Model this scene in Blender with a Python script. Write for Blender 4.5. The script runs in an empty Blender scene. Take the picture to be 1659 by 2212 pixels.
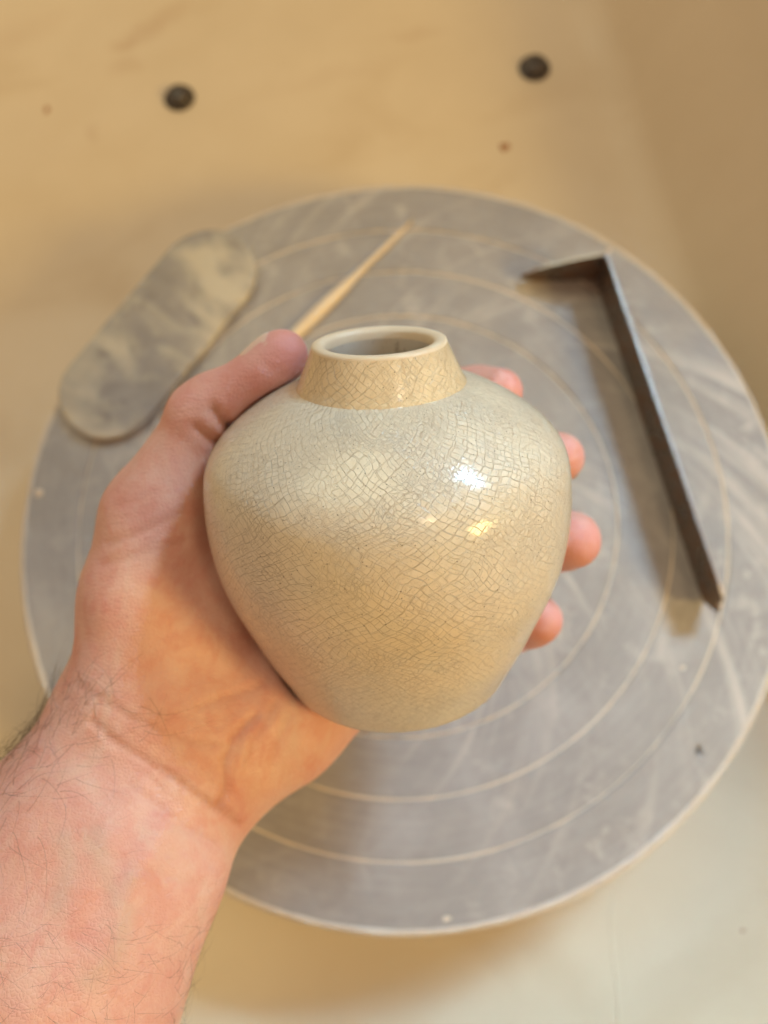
import bpy, bmesh, math, random
import numpy as np
from mathutils import Vector, Matrix

random.seed(7); rng = np.random.default_rng(7)
scene = bpy.context.scene
C = scene.collection

# ------------------------------------------------------------------ camera
# world: wheel head top is z = 0, its centre the origin, metres
TILT, ROLL, FPX = 0.2587, 0.1409, 1581.2          # radians, radians, focal length in px of a 1659 x 2212 picture
CAM = np.array([-0.0065, -0.0867, 0.3291])
_R = np.array([1.0, 0, 0]); _U = np.array([0, math.cos(TILT), math.sin(TILT)]); _F = np.array([0, math.sin(TILT), -math.cos(TILT)])
_c, _s = math.cos(ROLL), math.sin(ROLL)
CM = np.stack([_c*_R - _s*_U, _s*_R + _c*_U, -_F], 1)        # camera axes as columns
CAM_M = Matrix([[*CM[0], CAM[0]], [*CM[1], CAM[1]], [*CM[2], CAM[2]], [0, 0, 0, 1]])
cam = bpy.data.cameras.new('camera'); camo = bpy.data.objects.new('camera', cam); C.objects.link(camo)
camo.matrix_world = CAM_M
cam.sensor_fit = 'AUTO'; cam.sensor_width = 36; cam.lens = 36*FPX/2212
cam.clip_start = 0.01; cam.clip_end = 50
cam.dof.use_dof = True; cam.dof.focus_distance = 0.158; cam.dof.aperture_fstop = 7.6
scene.camera = camo

# ------------------------------------------------------------------ light
world = bpy.data.worlds.new('World'); scene.world = world; world.use_nodes = True
bg = world.node_tree.nodes['Background']
bg.inputs[0].default_value = (1.0, 0.62, 0.40, 1); bg.inputs[1].default_value = 0.37
def lamp(name, elev, az, dist, sx, sy, power, col, target=(0, 0, 0.06), spread=180):
    l = bpy.data.lights.new(name, 'AREA'); l.shape = 'RECTANGLE'; l.size = sx; l.size_y = sy; l.energy = power; l.color = col
    l.spread = math.radians(spread)
    o = bpy.data.objects.new(name, l); C.objects.link(o)
    e, a = math.radians(elev), math.radians(az)
    d = Vector((math.cos(e)*math.cos(a), math.cos(e)*math.sin(a), math.sin(e)))
    o.location = Vector(target) + d*dist
    o.rotation_euler = (-d).to_track_quat('-Z', 'Y').to_euler()
    return o
lamp('window_light', 39, 43, 1.35, 0.50, 0.12, 0.78, (0.41, 0.71, 1.0), (0.06, -0.25, 0.0), 28)
lamp('warm_lamp', 29, -33, 1.7, 0.40, 0.34, 15.5, (1.0, 0.71, 0.24))
lamp('ceiling_lamp', 66, -31, 1.8, 0.24, 0.16, 3.4, (1.0, 0.74, 0.44))
lamp('added_back_fill', 52, 112, 2.2, 1.5, 1.3, 13.5, (0.86, 0.94, 0.72))  # added soft fill from above and behind, standing in for bounced light
vs = scene.view_settings
vs.view_transform = 'Standard'; vs.look = 'None'; vs.gamma = 1; vs.exposure = 0.05; vs.use_curve_mapping = False
scene.render.engine = 'CYCLES'
scene.cycles.use_adaptive_sampling = False
scene.cycles.sampling_pattern = 'TABULATED_SOBOL'
scene.cycles.use_denoising = True; scene.cycles.denoising_input_passes = 'RGB_ALBEDO_NORMAL'; scene.cycles.denoising_prefilter = 'ACCURATE'

# ------------------------------------------------------------------ helpers
def pix(px, py, z):
    """world point on the horizontal plane z seen at picture position px, py"""
    d = CM @ np.array([(px-829.5)/FPX, (1106-py)/FPX, -1.0])
    return CAM + d*((z-CAM[2])/d[2])
def cpt(px, py, d):
    """camera-space point at depth d"""
    return np.array([(px-829.5)/FPX*d, (1106-py)/FPX*d, -d])

def link(name, me, mat=None, parent=None, smooth=True):
    o = bpy.data.objects.new(name, me); C.objects.link(o)
    if mat is not None: me.materials.append(mat)
    if smooth:
        me.polygons.foreach_set('use_smooth', [True]*len(me.polygons))
    if parent is not None: o.parent = parent
    return o
def mesh_from(verts, faces, name='mesh'):
    me = bpy.data.meshes.new(name); me.from_pydata([tuple(v) for v in verts], [], [tuple(f) for f in faces]); me.update(); return me
def bm_mesh(bm, name='mesh'):
    me = bpy.data.meshes.new(name); bm.to_mesh(me); bm.free(); return me
def empty(name, loc=(0, 0, 0)):
    o = bpy.data.objects.new(name, None); C.objects.link(o); o.location = loc; o.empty_display_size = 0.02; return o
def tag(o, label, cat, group=None):
    o['label'] = label; o['category'] = cat
    if group: o['group'] = group
    return o
def lathe(profile, n=128, uvref=None, close=False):
    """profile [(r, z)] -> surface of revolution with uv (arc around, arc along) in millimetres"""
    prof = np.array(profile, float); m = len(prof)
    th = np.linspace(0, 2*math.pi, n+1)
    arc = np.concatenate([[0], np.cumsum(np.hypot(*np.diff(prof, axis=0).T))])
    V = [(r*math.cos(t), r*math.sin(t), z) for (r, z) in prof for t in th[:-1]]
    F = []; UV = []
    ref = uvref if uvref is not None else prof[:, 0].max()
    for i in range(m-1):
        for j in range(n):
            F.append((i*n+j, i*n+(j+1) % n, (i+1)*n+(j+1) % n, (i+1)*n+j))
            UV += [(th[j]*ref*1e3, arc[i]*1e3), (th[j+1]*ref*1e3, arc[i]*1e3), (th[j+1]*ref*1e3, arc[i+1]*1e3), (th[j]*ref*1e3, arc[i+1]*1e3)]
    me = mesh_from(V, F); uv = me.uv_layers.new(name='UVMap')
    uv.data.foreach_set('uv', np.array(UV, 'f').ravel())
    return me

class Mat:
    def __init__(s, name):
        s.m = bpy.data.materials.new(name); s.m.use_nodes = True; s.t = s.m.node_tree; s.b = s.t.nodes['Principled BSDF']
    def n(s, typ, **kw):
        nd = s.t.nodes.new(typ)
        for k, v in kw.items():
            if k.startswith('i_'):
                key = k[2:]
                nd.inputs[int(key) if key.isdigit() else key.replace('_', ' ')].default_value = v
            else: setattr(nd, k, v)
        return nd
    def l(s, a, b): s.t.links.new(a, b)
    def noise(s, vec, scale, detail=4, rough=0.55, dist=0.0):
        nd = s.n('ShaderNodeTexNoise'); nd.inputs['Scale'].default_value = scale; nd.inputs['Detail'].default_value = detail
        nd.inputs['Roughness'].default_value = rough; nd.inputs['Distortion'].default_value = dist
        if vec is not None: s.l(vec, nd.inputs['Vector'])
        return nd.outputs[0]
    def ramp(s, fac, stops, interp='LINEAR'):
        r = s.n('ShaderNodeValToRGB'); r.color_ramp.interpolation = interp
        e = r.color_ramp.elements
        while len(e) < len(stops): e.new(0.5)
        for q, (p, c) in zip(e, stops):
            q.position = p; q.color = (c, c, c, 1) if isinstance(c, (int, float)) else (*c, 1)
        s.l(fac, r.inputs[0]); return r.outputs[0]
    def mix(s, fac, a, b, mode='MIX'):
        nd = s.n('ShaderNodeMix', data_type='RGBA', blend_type=mode)
        for val, i in ((fac, 0), (a, 6), (b, 7)):
            if isinstance(val, (int, float)): nd.inputs[i].default_value = val
            elif isinstance(val, tuple): nd.inputs[i].default_value = (*val, 1)
            else: s.l(val, nd.inputs[i])
        return nd.outputs[2]
    def math(s, op, a, b=0.0, clamp=False):
        nd = s.n('ShaderNodeMath', operation=op, use_clamp=clamp)
        for i, v in ((0, a), (1, b)):
            if isinstance(v, (int, float)): nd.inputs[i].default_value = v
            else: s.l(v, nd.inputs[i])
        return nd.outputs[0]
    def bump(s, h, strength, dist, normal=None):
        nd = s.n('ShaderNodeBump'); nd.inputs['Strength'].default_value = strength; nd.inputs['Distance'].default_value = dist
        s.l(h, nd.inputs['Height'])
        if normal is not None: s.l(normal, nd.inputs['Normal'])
        return nd.outputs[0]
    def set(s, **kw):
        for k, v in kw.items():
            k = k.replace('_', ' ')
            if hasattr(v, 'is_output'): s.l(v, s.b.inputs[k])
            else: s.b.inputs[k].default_value = v
        return s
    def obj(s): return s.n('ShaderNodeTexCoord').outputs['Object']
    def uv(s): return s.n('ShaderNodeTexCoord').outputs['UV']
    def vmap(s, vec, scale=(1, 1, 1), rot=(0, 0, 0), loc=(0, 0, 0)):
        nd = s.n('ShaderNodeMapping'); nd.inputs['Scale'].default_value = scale; nd.inputs['Rotation'].default_value = rot; nd.inputs['Location'].default_value = loc
        s.l(vec, nd.inputs[0]); return nd.outputs[0]

# ------------------------------------------------------------------ materials
def mat_pan():
    m = Mat('pan_plastic'); o = m.obj()
    n1 = m.noise(o, 6, 5, 0.6); n2 = m.noise(m.vmap(o, (1, 1.6, 1), (0, 0, 0.5)), 9, 4, 0.5, 0.6)
    col = m.mix(m.ramp(n1, [(0.35, 0.0), (0.7, 1.0)]), (0.65, 0.54, 0.38), (0.72, 0.61, 0.445))
    col = m.mix(m.ramp(n2, [(0.55, 0.0), (0.75, 0.28)]), col, (0.47, 0.33, 0.18))
    wv = m.n('ShaderNodeTexNoise'); wv.inputs['Scale'].default_value = 55; wv.inputs['Detail'].default_value = 4; m.l(o, wv.inputs['Vector'])
    wo_ = m.n('ShaderNodeVectorMath', operation='MULTIPLY_ADD'); m.l(wv.outputs[1], wo_.inputs[0]); wo_.inputs[1].default_value = (0.02, 0.02, 0); m.l(o, wo_.inputs[2])
    for (x, y, rx, ry, rot, amt) in STAINS:
        mp = m.n('ShaderNodeMapping', vector_type='TEXTURE'); mp.inputs['Location'].default_value = (x+0.01, y+0.01, 0); mp.inputs['Rotation'].default_value = (0, 0, rot); mp.inputs['Scale'].default_value = (rx, ry, 1)
        m.l(wo_.outputs[0], mp.inputs[0]); ln_ = m.n('ShaderNodeVectorMath', operation='LENGTH'); m.l(mp.outputs[0], ln_.inputs[0])
        col = m.mix(m.ramp(ln_.outputs['Value'], [(0.2, amt*0.65), (1.0, 0.0)]), col, (0.40, 0.22, 0.10))
    m.set(Base_Color=col, Roughness=m.ramp(n2, [(0.3, 0.5), (0.7, 0.75)]), Normal=m.bump(m.noise(o, 22, 2), 0.12, 0.002))
    return m.m
def mat_wheel():
    m = Mat('wheel_aluminium'); o = m.obj()
    sep = m.n('ShaderNodeSeparateXYZ'); m.l(o, sep.inputs[0])
    rad = m.math('SQRT', m.math('ADD', m.math('POWER', sep.outputs[0], 2), m.math('POWER', sep.outputs[1], 2)))
    ang = m.math('ARCTAN2', sep.outputs[1], sep.outputs[0])
    comb = m.n('ShaderNodeCombineXYZ'); m.l(rad, comb.inputs[0]); m.l(m.math('MULTIPLY', ang, 0.012), comb.inputs[1])
    turn = m.noise(comb.outputs[0], 420, 4, 0.7)                                        # turning marks
    comb2 = m.n('ShaderNodeCombineXYZ'); m.l(m.math('MULTIPLY', rad, 0.5), comb2.inputs[0]); m.l(m.math('MULTIPLY', ang, 0.10), comb2.inputs[1])
    wipe = m.noise(comb2.outputs[0], 60, 4, 0.6, 0.6)                                   # wiped slip
    blot = m.noise(o, 26, 7, 0.65, 0.4)
    blot2 = m.noise(o, 70, 6, 0.7, 0.5)
    comb3 = m.n('ShaderNodeCombineXYZ'); m.l(m.math('ADD', m.math('MULTIPLY', ang, 0.11), m.math('MULTIPLY', rad, 0.9)), comb3.inputs[0]); m.l(m.math('MULTIPLY', rad, 0.12), comb3.inputs[1])
    strk = m.noise(comb3.outputs[0], 70, 5, 0.62, 0.5)                                 # swept smears
    here = m.ramp(m.noise(o, 9, 2), [(0.42, 0.1), (0.62, 1.0)])
    col = m.mix(m.ramp(blot, [(0.34, 0.0), (0.68, 1.0)]), (0.275, 0.252, 0.232), (0.36, 0.333, 0.303))
    col = m.mix(m.math('MULTIPLY', m.ramp(turn, [(0.40, 0.0), (0.72, 1.0)]), 0.35), col, (0.46, 0.43, 0.39))
    col = m.mix(m.ramp(wipe, [(0.52, 0.0), (0.75, 0.4)]), col, (0.52, 0.49, 0.45))
    col = m.mix(m.math('MULTIPLY', here, m.ramp(strk, [(0.52, 0.0), (0.68, 0.75)])), col, (0.60, 0.54, 0.47))
    col = m.mix(m.math('MULTIPLY', here, m.ramp(blot2, [(0.55, 0.0), (0.68, 0.7)])), col, (0.58, 0.53, 0.47))
    h = m.math('ADD', m.math('MULTIPLY', turn, 0.5), blot2)
    m.set(Base_Color=col, Metallic=0.12, Roughness=m.ramp(blot, [(0.3, 0.5), (0.7, 0.68)]), Normal=m.bump(h, 0.2, 0.0006))
    return m.m
def mat_clay(name='dry_clay', a=(0.78, 0.66, 0.50), b=(0.68, 0.57, 0.43)):
    m = Mat(name); o = m.obj(); n = m.noise(o, 160, 5, 0.6)
    m.set(Base_Color=m.mix(n, a, b), Roughness=0.85, Normal=m.bump(n, 0.4, 0.0006)); return m.m
def mat_rib():
    m = Mat('clay_smeared_rib'); o = m.obj()
    n = m.noise(m.vmap(o, (1.0, 0.55, 1), (0, 0, 0)), 42, 5, 0.55, 0.5)
    n2 = m.noise(o, 120, 4, 0.6); n3 = m.noise(o, 55, 4, 0.6, 0.8)
    col = m.mix(m.ramp(n2, [(0.3, 0.0), (0.7, 1.0)]), (0.27, 0.25, 0.225), (0.35, 0.325, 0.29))
    col = m.mix(m.ramp(n3, [(0.58, 0.0), (0.68, 0.8)]), col, (0.17, 0.155, 0.145))
    col = m.mix(m.ramp(n, [(0.44, 0.0), (0.64, 0.85)]), col, (0.60, 0.545, 0.415))
    m.set(Base_Color=col, Roughness=0.8, Normal=m.bump(n, 0.5, 0.0012)); return m.m
def mat_wood():
    m = Mat('tool_wood'); o = m.obj(); n = m.noise(m.vmap(o, (8, 0.35, 8)), 110, 4, 0.6)
    m.set(Base_Color=m.mix(n, (0.76, 0.61, 0.40), (0.84, 0.70, 0.49)), Roughness=0.6, Normal=m.bump(n, 0.2, 0.0004)); return m.m
def mat_steel():
    m = Mat('rusty_steel'); o = m.obj(); n = m.noise(o, 130, 6, 0.65, 0.4)
    col = m.mix(m.ramp(n, [(0.45, 0.0), (0.66, 1.0)]), (0.21, 0.18, 0.16), (0.28, 0.16, 0.095))
    m.set(Base_Color=col, Metallic=0.8, Roughness=m.ramp(n, [(0.4, 0.24), (0.65, 0.5)]), Normal=m.bump(n, 0.25, 0.0005)); return m.m
def mat_bright():
    m = Mat('worn_steel_edge'); n = m.noise(m.obj(), 220, 4)
    m.set(Base_Color=m.mix(n, (0.62, 0.58, 0.54), (0.45, 0.40, 0.36)), Metallic=0.9, Roughness=0.32); return m.m
def mat_dark():
    m = Mat('bolt_metal'); n = m.noise(m.obj(), 300, 4)
    m.set(Base_Color=m.mix(n, (0.035, 0.03, 0.03), (0.11, 0.095, 0.085)), Metallic=0.4, Roughness=0.5); return m.m
def mat_glaze(name, warm, line=0.2):
    """crackle glaze; uv is millimetres on the surface"""
    m = Mat(name); o = m.obj(); uv = m.uv()
    n1 = m.noise(o, 24, 3, 0.55); n2 = m.noise(o, 95, 5, 0.6); n3 = m.noise(o, 520, 4, 0.6)
    a, b, c2 = ((0.68, 0.53, 0.31), (0.74, 0.60, 0.375), (0.62, 0.49, 0.30)) if warm else ((0.60, 0.55, 0.44), (0.74, 0.64, 0.46), (0.585, 0.55, 0.45))
    col = m.mix(m.ramp(n1, [(0.36, 0.0), (0.66, 1.0)]), a, b)
    if not warm:                                    # the glaze breaks warm across the belly and stays grey where it pooled at shoulder and foot
        sp_ = m.n('ShaderNodeSeparateXYZ'); m.l(o, sp_.inputs[0])
        hh = m.math('ADD', m.math('MULTIPLY', sp_.outputs[2], 10.5), m.math('MULTIPLY', m.math('SUBTRACT', m.noise(o, 30, 3), 0.5), 0.45))
        col = m.mix(m.ramp(hh, [(0.16, 0.0), (0.28, 0.9), (0.48, 0.8), (0.74, 0.35), (0.92, 0.1)]), m.mix(0.7, col, (0.63, 0.56, 0.42)), m.mix(0.6, col, (0.78, 0.635, 0.415)))
    col = m.mix(m.ramp(n2, [(0.45, 0.0), (0.72, 0.55)]), col, c2)
    col = m.mix(m.ramp(n3, [(0.54, 0.0), (0.74, 0.3)]), col, (0.40, 0.33, 0.23))
    col = m.mix(m.ramp(n3, [(0.28, 0.35), (0.48, 0.0)]), col, (0.80, 0.70, 0.52))
    # craze lines
    wn = m.n('ShaderNodeTexNoise'); wn.inputs['Scale'].default_value = 0.075; wn.inputs['Detail'].default_value = 1; m.l(uv, wn.inputs['Vector'])
    off = m.n('ShaderNodeVectorMath', operation='MULTIPLY_ADD'); m.l(wn.outputs[1], off.inputs[0]); off.inputs[1].default_value = (7.0, 7.0, 0); m.l(uv, off.inputs[2])
    wn2 = m.n('ShaderNodeTexNoise'); wn2.inputs['Scale'].default_value = 0.45; wn2.inputs['Detail'].default_value = 2; m.l(uv, wn2.inputs['Vector'])
    off2 = m.n('ShaderNodeVectorMath', operation='MULTIPLY_ADD'); m.l(wn2.outputs[1], off2.inputs[0]); off2.inputs[1].default_value = (0.9, 0.9, 0); m.l(off.outputs[0], off2.inputs[2])
    def lines(scale, rot, rand, w, stretch=1.0):
        v = m.n('ShaderNodeTexVoronoi', feature='DISTANCE_TO_EDGE', voronoi_dimensions='2D')
        v.inputs['Scale'].default_value = scale; v.inputs['Randomness'].default_value = rand
        m.l(m.vmap(off2.outputs[0], (1, stretch, 1), (0, 0, math.radians(rot))), v.inputs['Vector'])
        d = m.math('DIVIDE', v.outputs['Distance'], scale)                    # millimetres
        mr = m.n('ShaderNodeMapRange', interpolation_type='SMOOTHSTEP'); m.l(d, mr.inputs[0])
        mr.inputs[1].default_value = 0.0; mr.inputs[2].default_value = w; mr.inputs[3].default_value = 1.0; mr.inputs[4].default_value = 0.0
        return mr.outputs[0], d
    def bricks(rot, w, h, mort, sh=(0, 0, 0)):
        v = m.n('ShaderNodeTexBrick'); v.offset = 0.5; v.squash = 1.35; v.squash_frequency = 3
        v.inputs['Scale'].default_value = 1.0; v.inputs['Mortar Size'].default_value = mort; v.inputs['Mortar Smooth'].default_value = 1.0
        v.inputs['Brick Width'].default_value = w; v.inputs['Row Height'].default_value = h
        m.l(m.vmap(off2.outputs[0], (1, 1, 1), (0, 0, math.radians(rot)), sh), v.inputs['Vector']); return v.outputs['Fac']
    la, _ = lines(0.55, 45, 0.85, 0.09); lb, _ = lines(0.85, 41, 0.85, 0.08)
    BA, BB = (46, 2.3, 1.6, 0.06), (-43, 3.6, 2.5, 0.065)
    br = bricks(*BA); br2 = bricks(*BB); pl = m.math('MAXIMUM', bricks(*BA, (0.09, 0.11, 0)), bricks(*BB, (-0.10, 0.10, 0)))
    sel = m.ramp(m.noise(o, 48, 2), [(0.30, 0.35), (0.50, 1.0)])
    patch = m.ramp(m.noise(o, 80, 3), [(0.42, 0.0), (0.6, 0.9)])
    net = m.n('ShaderNodeMix', data_type='FLOAT'); m.l(sel, net.inputs[0]); m.l(la, net.inputs[2]); m.l(m.math('MAXIMUM', br, br2), net.inputs[3])
    ln = m.math('MAXIMUM', net.outputs[0], m.math('MULTIPLY', lb, patch))
    fade = m.ramp(m.noise(o, 38, 3), [(0.34, 0.12), (0.60, 1.0)])
    lc = m.math('MULTIPLY', ln, fade)
    col = m.mix(m.math('MULTIPLY', m.math('MULTIPLY', pl, fade), line*0.9), col, (0.92, 0.83, 0.64))  # shifted pale copies paint the lit side of the craze lines
    col = m.mix(m.math('MULTIPLY', lc, line), col, (0.27, 0.195, 0.11))
    # iron specks of two sizes
    for sc, th, amt in ((1.25, 0.13, 0.4), (0.62, 0.085, 0.5), (0.28, 0.055, 0.75)):
        v = m.n('ShaderNodeTexVoronoi', voronoi_dimensions='2D'); v.inputs['Scale'].default_value = sc; m.l(uv, v.inputs['Vector'])
        sp = m.ramp(v.outputs['Distance'], [(th*0.4, 1.0), (th, 0.0)])
        vis = m.ramp(m.math('FRACT', m.math('MULTIPLY', v.outputs['Color'], 7.3)), [(0.45, 0.0), (0.5, 1.0)])
        col = m.mix(m.math('MULTIPLY', m.math('MULTIPLY', sp, vis), amt), col, (0.10, 0.075, 0.05))
    h = m.math('SUBTRACT', m.math('MULTIPLY', n3, 0.22), m.math('MULTIPLY', ln, 0.75))
    h = m.math('ADD', h, m.math('MULTIPLY', n2, 0.5))
    nrm = m.bump(h, 0.9, 0.00022)
    cn = m.bump(m.math('ADD', m.math('MULTIPLY', n3, 0.55), m.math('MULTIPLY', ln, -0.28)), 0.40, 0.00022)
    m.set(Base_Color=col, Roughness=0.5, Specular_IOR_Level=0.3, Normal=nrm, Coat_Weight=0.85, Coat_Roughness=0.09, Coat_Normal=cn, Coat_IOR=1.5)
    return m.m
def mat_bisque():
    m = Mat('bare_stoneware'); n = m.noise(m.obj(), 300, 5)
    m.set(Base_Color=m.mix(n, (0.62, 0.44, 0.25), (0.52, 0.36, 0.2)), Roughness=0.8, Normal=m.bump(n, 0.3, 0.0003)); return m.m
def mat_skin():
    m = Mat('skin'); o = m.obj()
    at = m.n('ShaderNodeAttribute', attribute_name='tone'); sep = m.n('ShaderNodeSeparateColor'); m.l(at.outputs['Color'], sep.inputs[0])
    red, crease, pale = sep.outputs[0], sep.outputs[1], sep.outputs[2]
    n1 = m.noise(o, 44, 6, 0.65, 0.8); n2 = m.noise(o, 130, 5, 0.65, 0.5); n3 = m.noise(o, 700, 3, 0.6); n4 = m.noise(m.vmap(o, (1, 0.5, 1), (0, 0, 0.5)), 75, 4, 0.6, 1.0)
    col = m.mix(m.ramp(n1, [(0.34, 0.0), (0.66, 1.0)]), (0.63, 0.32, 0.25), (0.70, 0.43, 0.335))
    col = m.mix(m.math('MULTIPLY', m.ramp(n2, [(0.45, 0.0), (0.68, 1.0)]), 0.6), col, (0.62, 0.27, 0.195))
    col = m.mix(m.ramp(n4, [(0.54, 0.0), (0.70, 0.5)]), col, (0.66, 0.46, 0.36))
    col = m.mix(m.ramp(n4, [(0.30, 0.55), (0.44, 0.0)]), col, (0.60, 0.24, 0.19))
    col = m.mix(m.math('MULTIPLY', red, 0.75), col, (0.62, 0.23, 0.20))
    col = m.mix(m.math('MULTIPLY', pale, 0.5), col, (0.50, 0.38, 0.30))
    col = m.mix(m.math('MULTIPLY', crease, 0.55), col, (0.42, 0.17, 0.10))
    v = m.n('ShaderNodeTexVoronoi', feature='DISTANCE_TO_EDGE'); v.inputs['Scale'].default_value = 1050
    wob = m.n('ShaderNodeVectorMath', operation='MULTIPLY_ADD'); nn = m.n('ShaderNodeTexNoise'); nn.inputs['Scale'].default_value = 150; m.l(o, nn.inputs['Vector'])
    m.l(nn.outputs[1], wob.inputs[0]); wob.inputs[1].default_value = (0.0025, 0.0025, 0.0025); m.l(o, wob.inputs[2]); m.l(wob.outputs[0], v.inputs['Vector'])
    fine = m.math('MINIMUM', v.outputs['Distance'], 0.25)
    wr = m.noise(m.vmap(o, (1, 3.2, 1), (0, 0, math.radians(-28))), 190, 4, 0.6, 0.6)
    h = m.math('ADD', m.math('MULTIPLY', fine, 1.3), m.math('ADD', m.math('MULTIPLY', n3, 0.25), m.math('MULTIPLY', wr, 0.9)))
    m.set(Base_Color=col, Roughness=0.46, Normal=m.bump(h, 0.42, 0.0006), Subsurface_Weight=0.16, Subsurface_Radius=(1.0, 0.36, 0.2), Subsurface_Scale=0.0045,
          Specular_IOR_Level=0.42)
    return m.m
def mat_nail():
    m = Mat('nail'); n = m.noise(m.obj(), 200, 3)
    m.set(Base_Color=m.mix(n, (0.66, 0.44, 0.33), (0.72, 0.52, 0.40)), Roughness=0.32, Subsurface_Weight=0.2, Subsurface_Scale=0.002, Subsurface_Radius=(1.0, 0.4, 0.25)); return m.m
def mat_hair():
    m = Mat('hair'); n = m.noise(m.obj(), 90, 2)
    m.set(Base_Color=m.mix(n, (0.05, 0.03, 0.018), (0.13, 0.075, 0.04)), Roughness=0.5); return m.m

STAINS = []
for _x, _y, _rx, _ry, _rot, _amt in ((360, 45, 0.034, 0.011, 0.5, 0.40), (300, 80, 0.012, 0.009, 0.2, 0.35), (298, 130, 0.014, 0.010, 0.0, 0.28), (930, 72, 0.030, 0.007, -0.1, 0.22), (60, 60, 0.05, 0.02, 0.4, 0.18), (740, 160, 0.07, 0.010, 0.1, 0.12), (230, 270, 0.006, 0.010, 0.0, 0.3)):
    _p = pix(_x, _y, -0.058); STAINS.append((_p[0], _p[1], _rx, _ry, _rot, _amt))
PAN, WHEEL, CLAY, RIB, WOOD, STEEL, BRIGHT, DARK = mat_pan(), mat_wheel(), mat_clay(), mat_rib(), mat_wood(), mat_steel(), mat_bright(), mat_dark()
GLAZE, NECKG, BISQUE, SKIN, NAIL, HAIR = mat_glaze('crackle_glaze', False, 0.26), mat_glaze('warm_crackle_glaze', True, 0.18), mat_bisque(), mat_skin(), mat_nail(), mat_hair()

# ------------------------------------------------------------------ splash pan
FLOOR = -0.058
pan = empty('splash_pan', (0, 0, FLOOR))
tag(pan, 'cream plastic splash pan around and under the grey wheel head', 'splash pan')
def rounded_rect(x0, x1, y0, y1, r, n=14):
    P = []
    for cx, cy, a0 in ((x1-r, y1-r, 0), (x0+r, y1-r, 90), (x0+r, y0+r, 180), (x1-r, y0+r, 270)):
        for k in range(n+1):
            a = math.radians(a0+90*k/n); P.append((cx+r*math.cos(a), cy+r*math.sin(a)))
    return P
def build_pan():
    # cross-section: (outset from floor edge, height); 52-degree sloping side, rolled lip
    sec = []
    fr, sl = 0.030, math.radians(58)
    for k in range(9):
        a = sl*k/8; sec.append((fr*math.sin(a), fr*(1-math.cos(a))))
    x, z = sec[-1]; L = 0.115
    for k in range(1, 5): sec.append((x+L*math.cos(sl)*k/4, z+L*math.sin(sl)*k/4))
    x, z = sec[-1]
    for k in range(1, 7):
        a = math.radians(30*k); sec.append((x+0.006-0.006*math.cos(a), z+0.008*math.sin(a)))
    sec.append((sec[-1][0]+0.002, z-0.02))
    X0, X1, Y0, Y1, R = -0.262, 0.167, -0.264, 0.455, 0.05
    V, F = [], []
    rings = []
    for (o, h) in sec:
        P = rounded_rect(X0-o, X1+o, Y0-o*0.3, Y1+o, R+o*0.5); rings.append(len(V)); V += [(p[0], p[1], h) for p in P]  # unseen front wall set steep and close to keep warm lamp off the floor
    n = len(rounded_rect(0, 1, 0, 1, .1))
    for i in range(len(sec)-1):
        for j in range(n): F.append((rings[i]+j, rings[i]+(j+1) % n, rings[i+1]+(j+1) % n, rings[i+1]+j))
    # floor: fan to centre through inner rings
    base = rings[0]
    inner = len(V)
    P = rounded_rect(X0+0.03, X1-0.03, Y0+0.03, Y1-0.03, 0.03); V.extend([(p[0], p[1], 0) for p in P])
    for j in range(n): F.append((inner+j, inner+(j+1) % n, base+(j+1) % n, base+j))
    F.append(tuple(inner+j for j in range(n)))
    me = mesh_from(V, F); bm = bmesh.new(); bm.from_mesh(me); bmesh.ops.recalc_face_normals(bm, faces=bm.faces[:])
    if max(bm.faces, key=lambda f: f.calc_area()).normal.z < 0: bmesh.ops.reverse_faces(bm, faces=bm.faces[:])
    bm.to_mesh(me); bm.free(); return me
tub = link('tub', build_pan(), PAN, pan)
tub['label'] = 'cream tub with a flat floor and sloping sides'
yaw = math.radians(1.5)
pan.rotation_euler = (0, 0, yaw)
def pan_local(px, py, dz=0.0):
    p = pix(px, py, FLOOR+dz); c, s = math.cos(-yaw), math.sin(-yaw)
    return Vector((p[0]*c-p[1]*s, p[0]*s+p[1]*c, dz))
def make_bolt(px, py, rot):
    p = pan_local(px, py, 0.002)
    w = lathe([(0.0045, 0.0), (0.0098, 0.0), (0.0101, 0.0006), (0.0098, 0.0012), (0.0045, 0.0014)], 40)
    b = link('screw', bm_screw(), HEAD.m, pan); b.location = p; b.rotation_euler = (0, 0, rot)
    wo = link('washer', w, DARK, b); wo.location = (0, 0, -0.0018)
    return b
def bm_screw():
    """pan-head screw with a slot cut across its domed head"""
    bm = bmesh.new(); n = 48; R = 0.0076
    rings = []
    for r, z in ((R, -0.0005), (R, 0.0012), (R*0.95, 0.0024), (R*0.82, 0.0034), (R*0.6, 0.0041), (R*0.4, 0.0044), (R*0.2, 0.0045)):
        ring = []
        for k in range(n):
            a = 2*math.pi*k/n; x, y = r*math.cos(a), r*math.sin(a)
            zz = z - (0.0017 if abs(y) < 0.0013 and z > 0.002 else 0)
            ring.append(bm.verts.new((x, y, zz)))
        rings.append(ring)
    for a, b in zip(rings, rings[1:]):
        for k in range(n): bm.faces.new((a[k], a[(k+1) % n], b[(k+1) % n], b[k]))
    bm.faces.new(rings[-1])
    return bm_mesh(bm)
HEAD = Mat('screw_head_metal'); HEAD.set(Base_Color=HEAD.mix(HEAD.noise(HEAD.obj(), 320, 4), (0.05, 0.042, 0.038), (0.14, 0.12, 0.105)), Metallic=0.6, Roughness=0.4)
make_bolt(386, 208, 0.6); make_bolt(1155, 143, 0.3)
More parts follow.
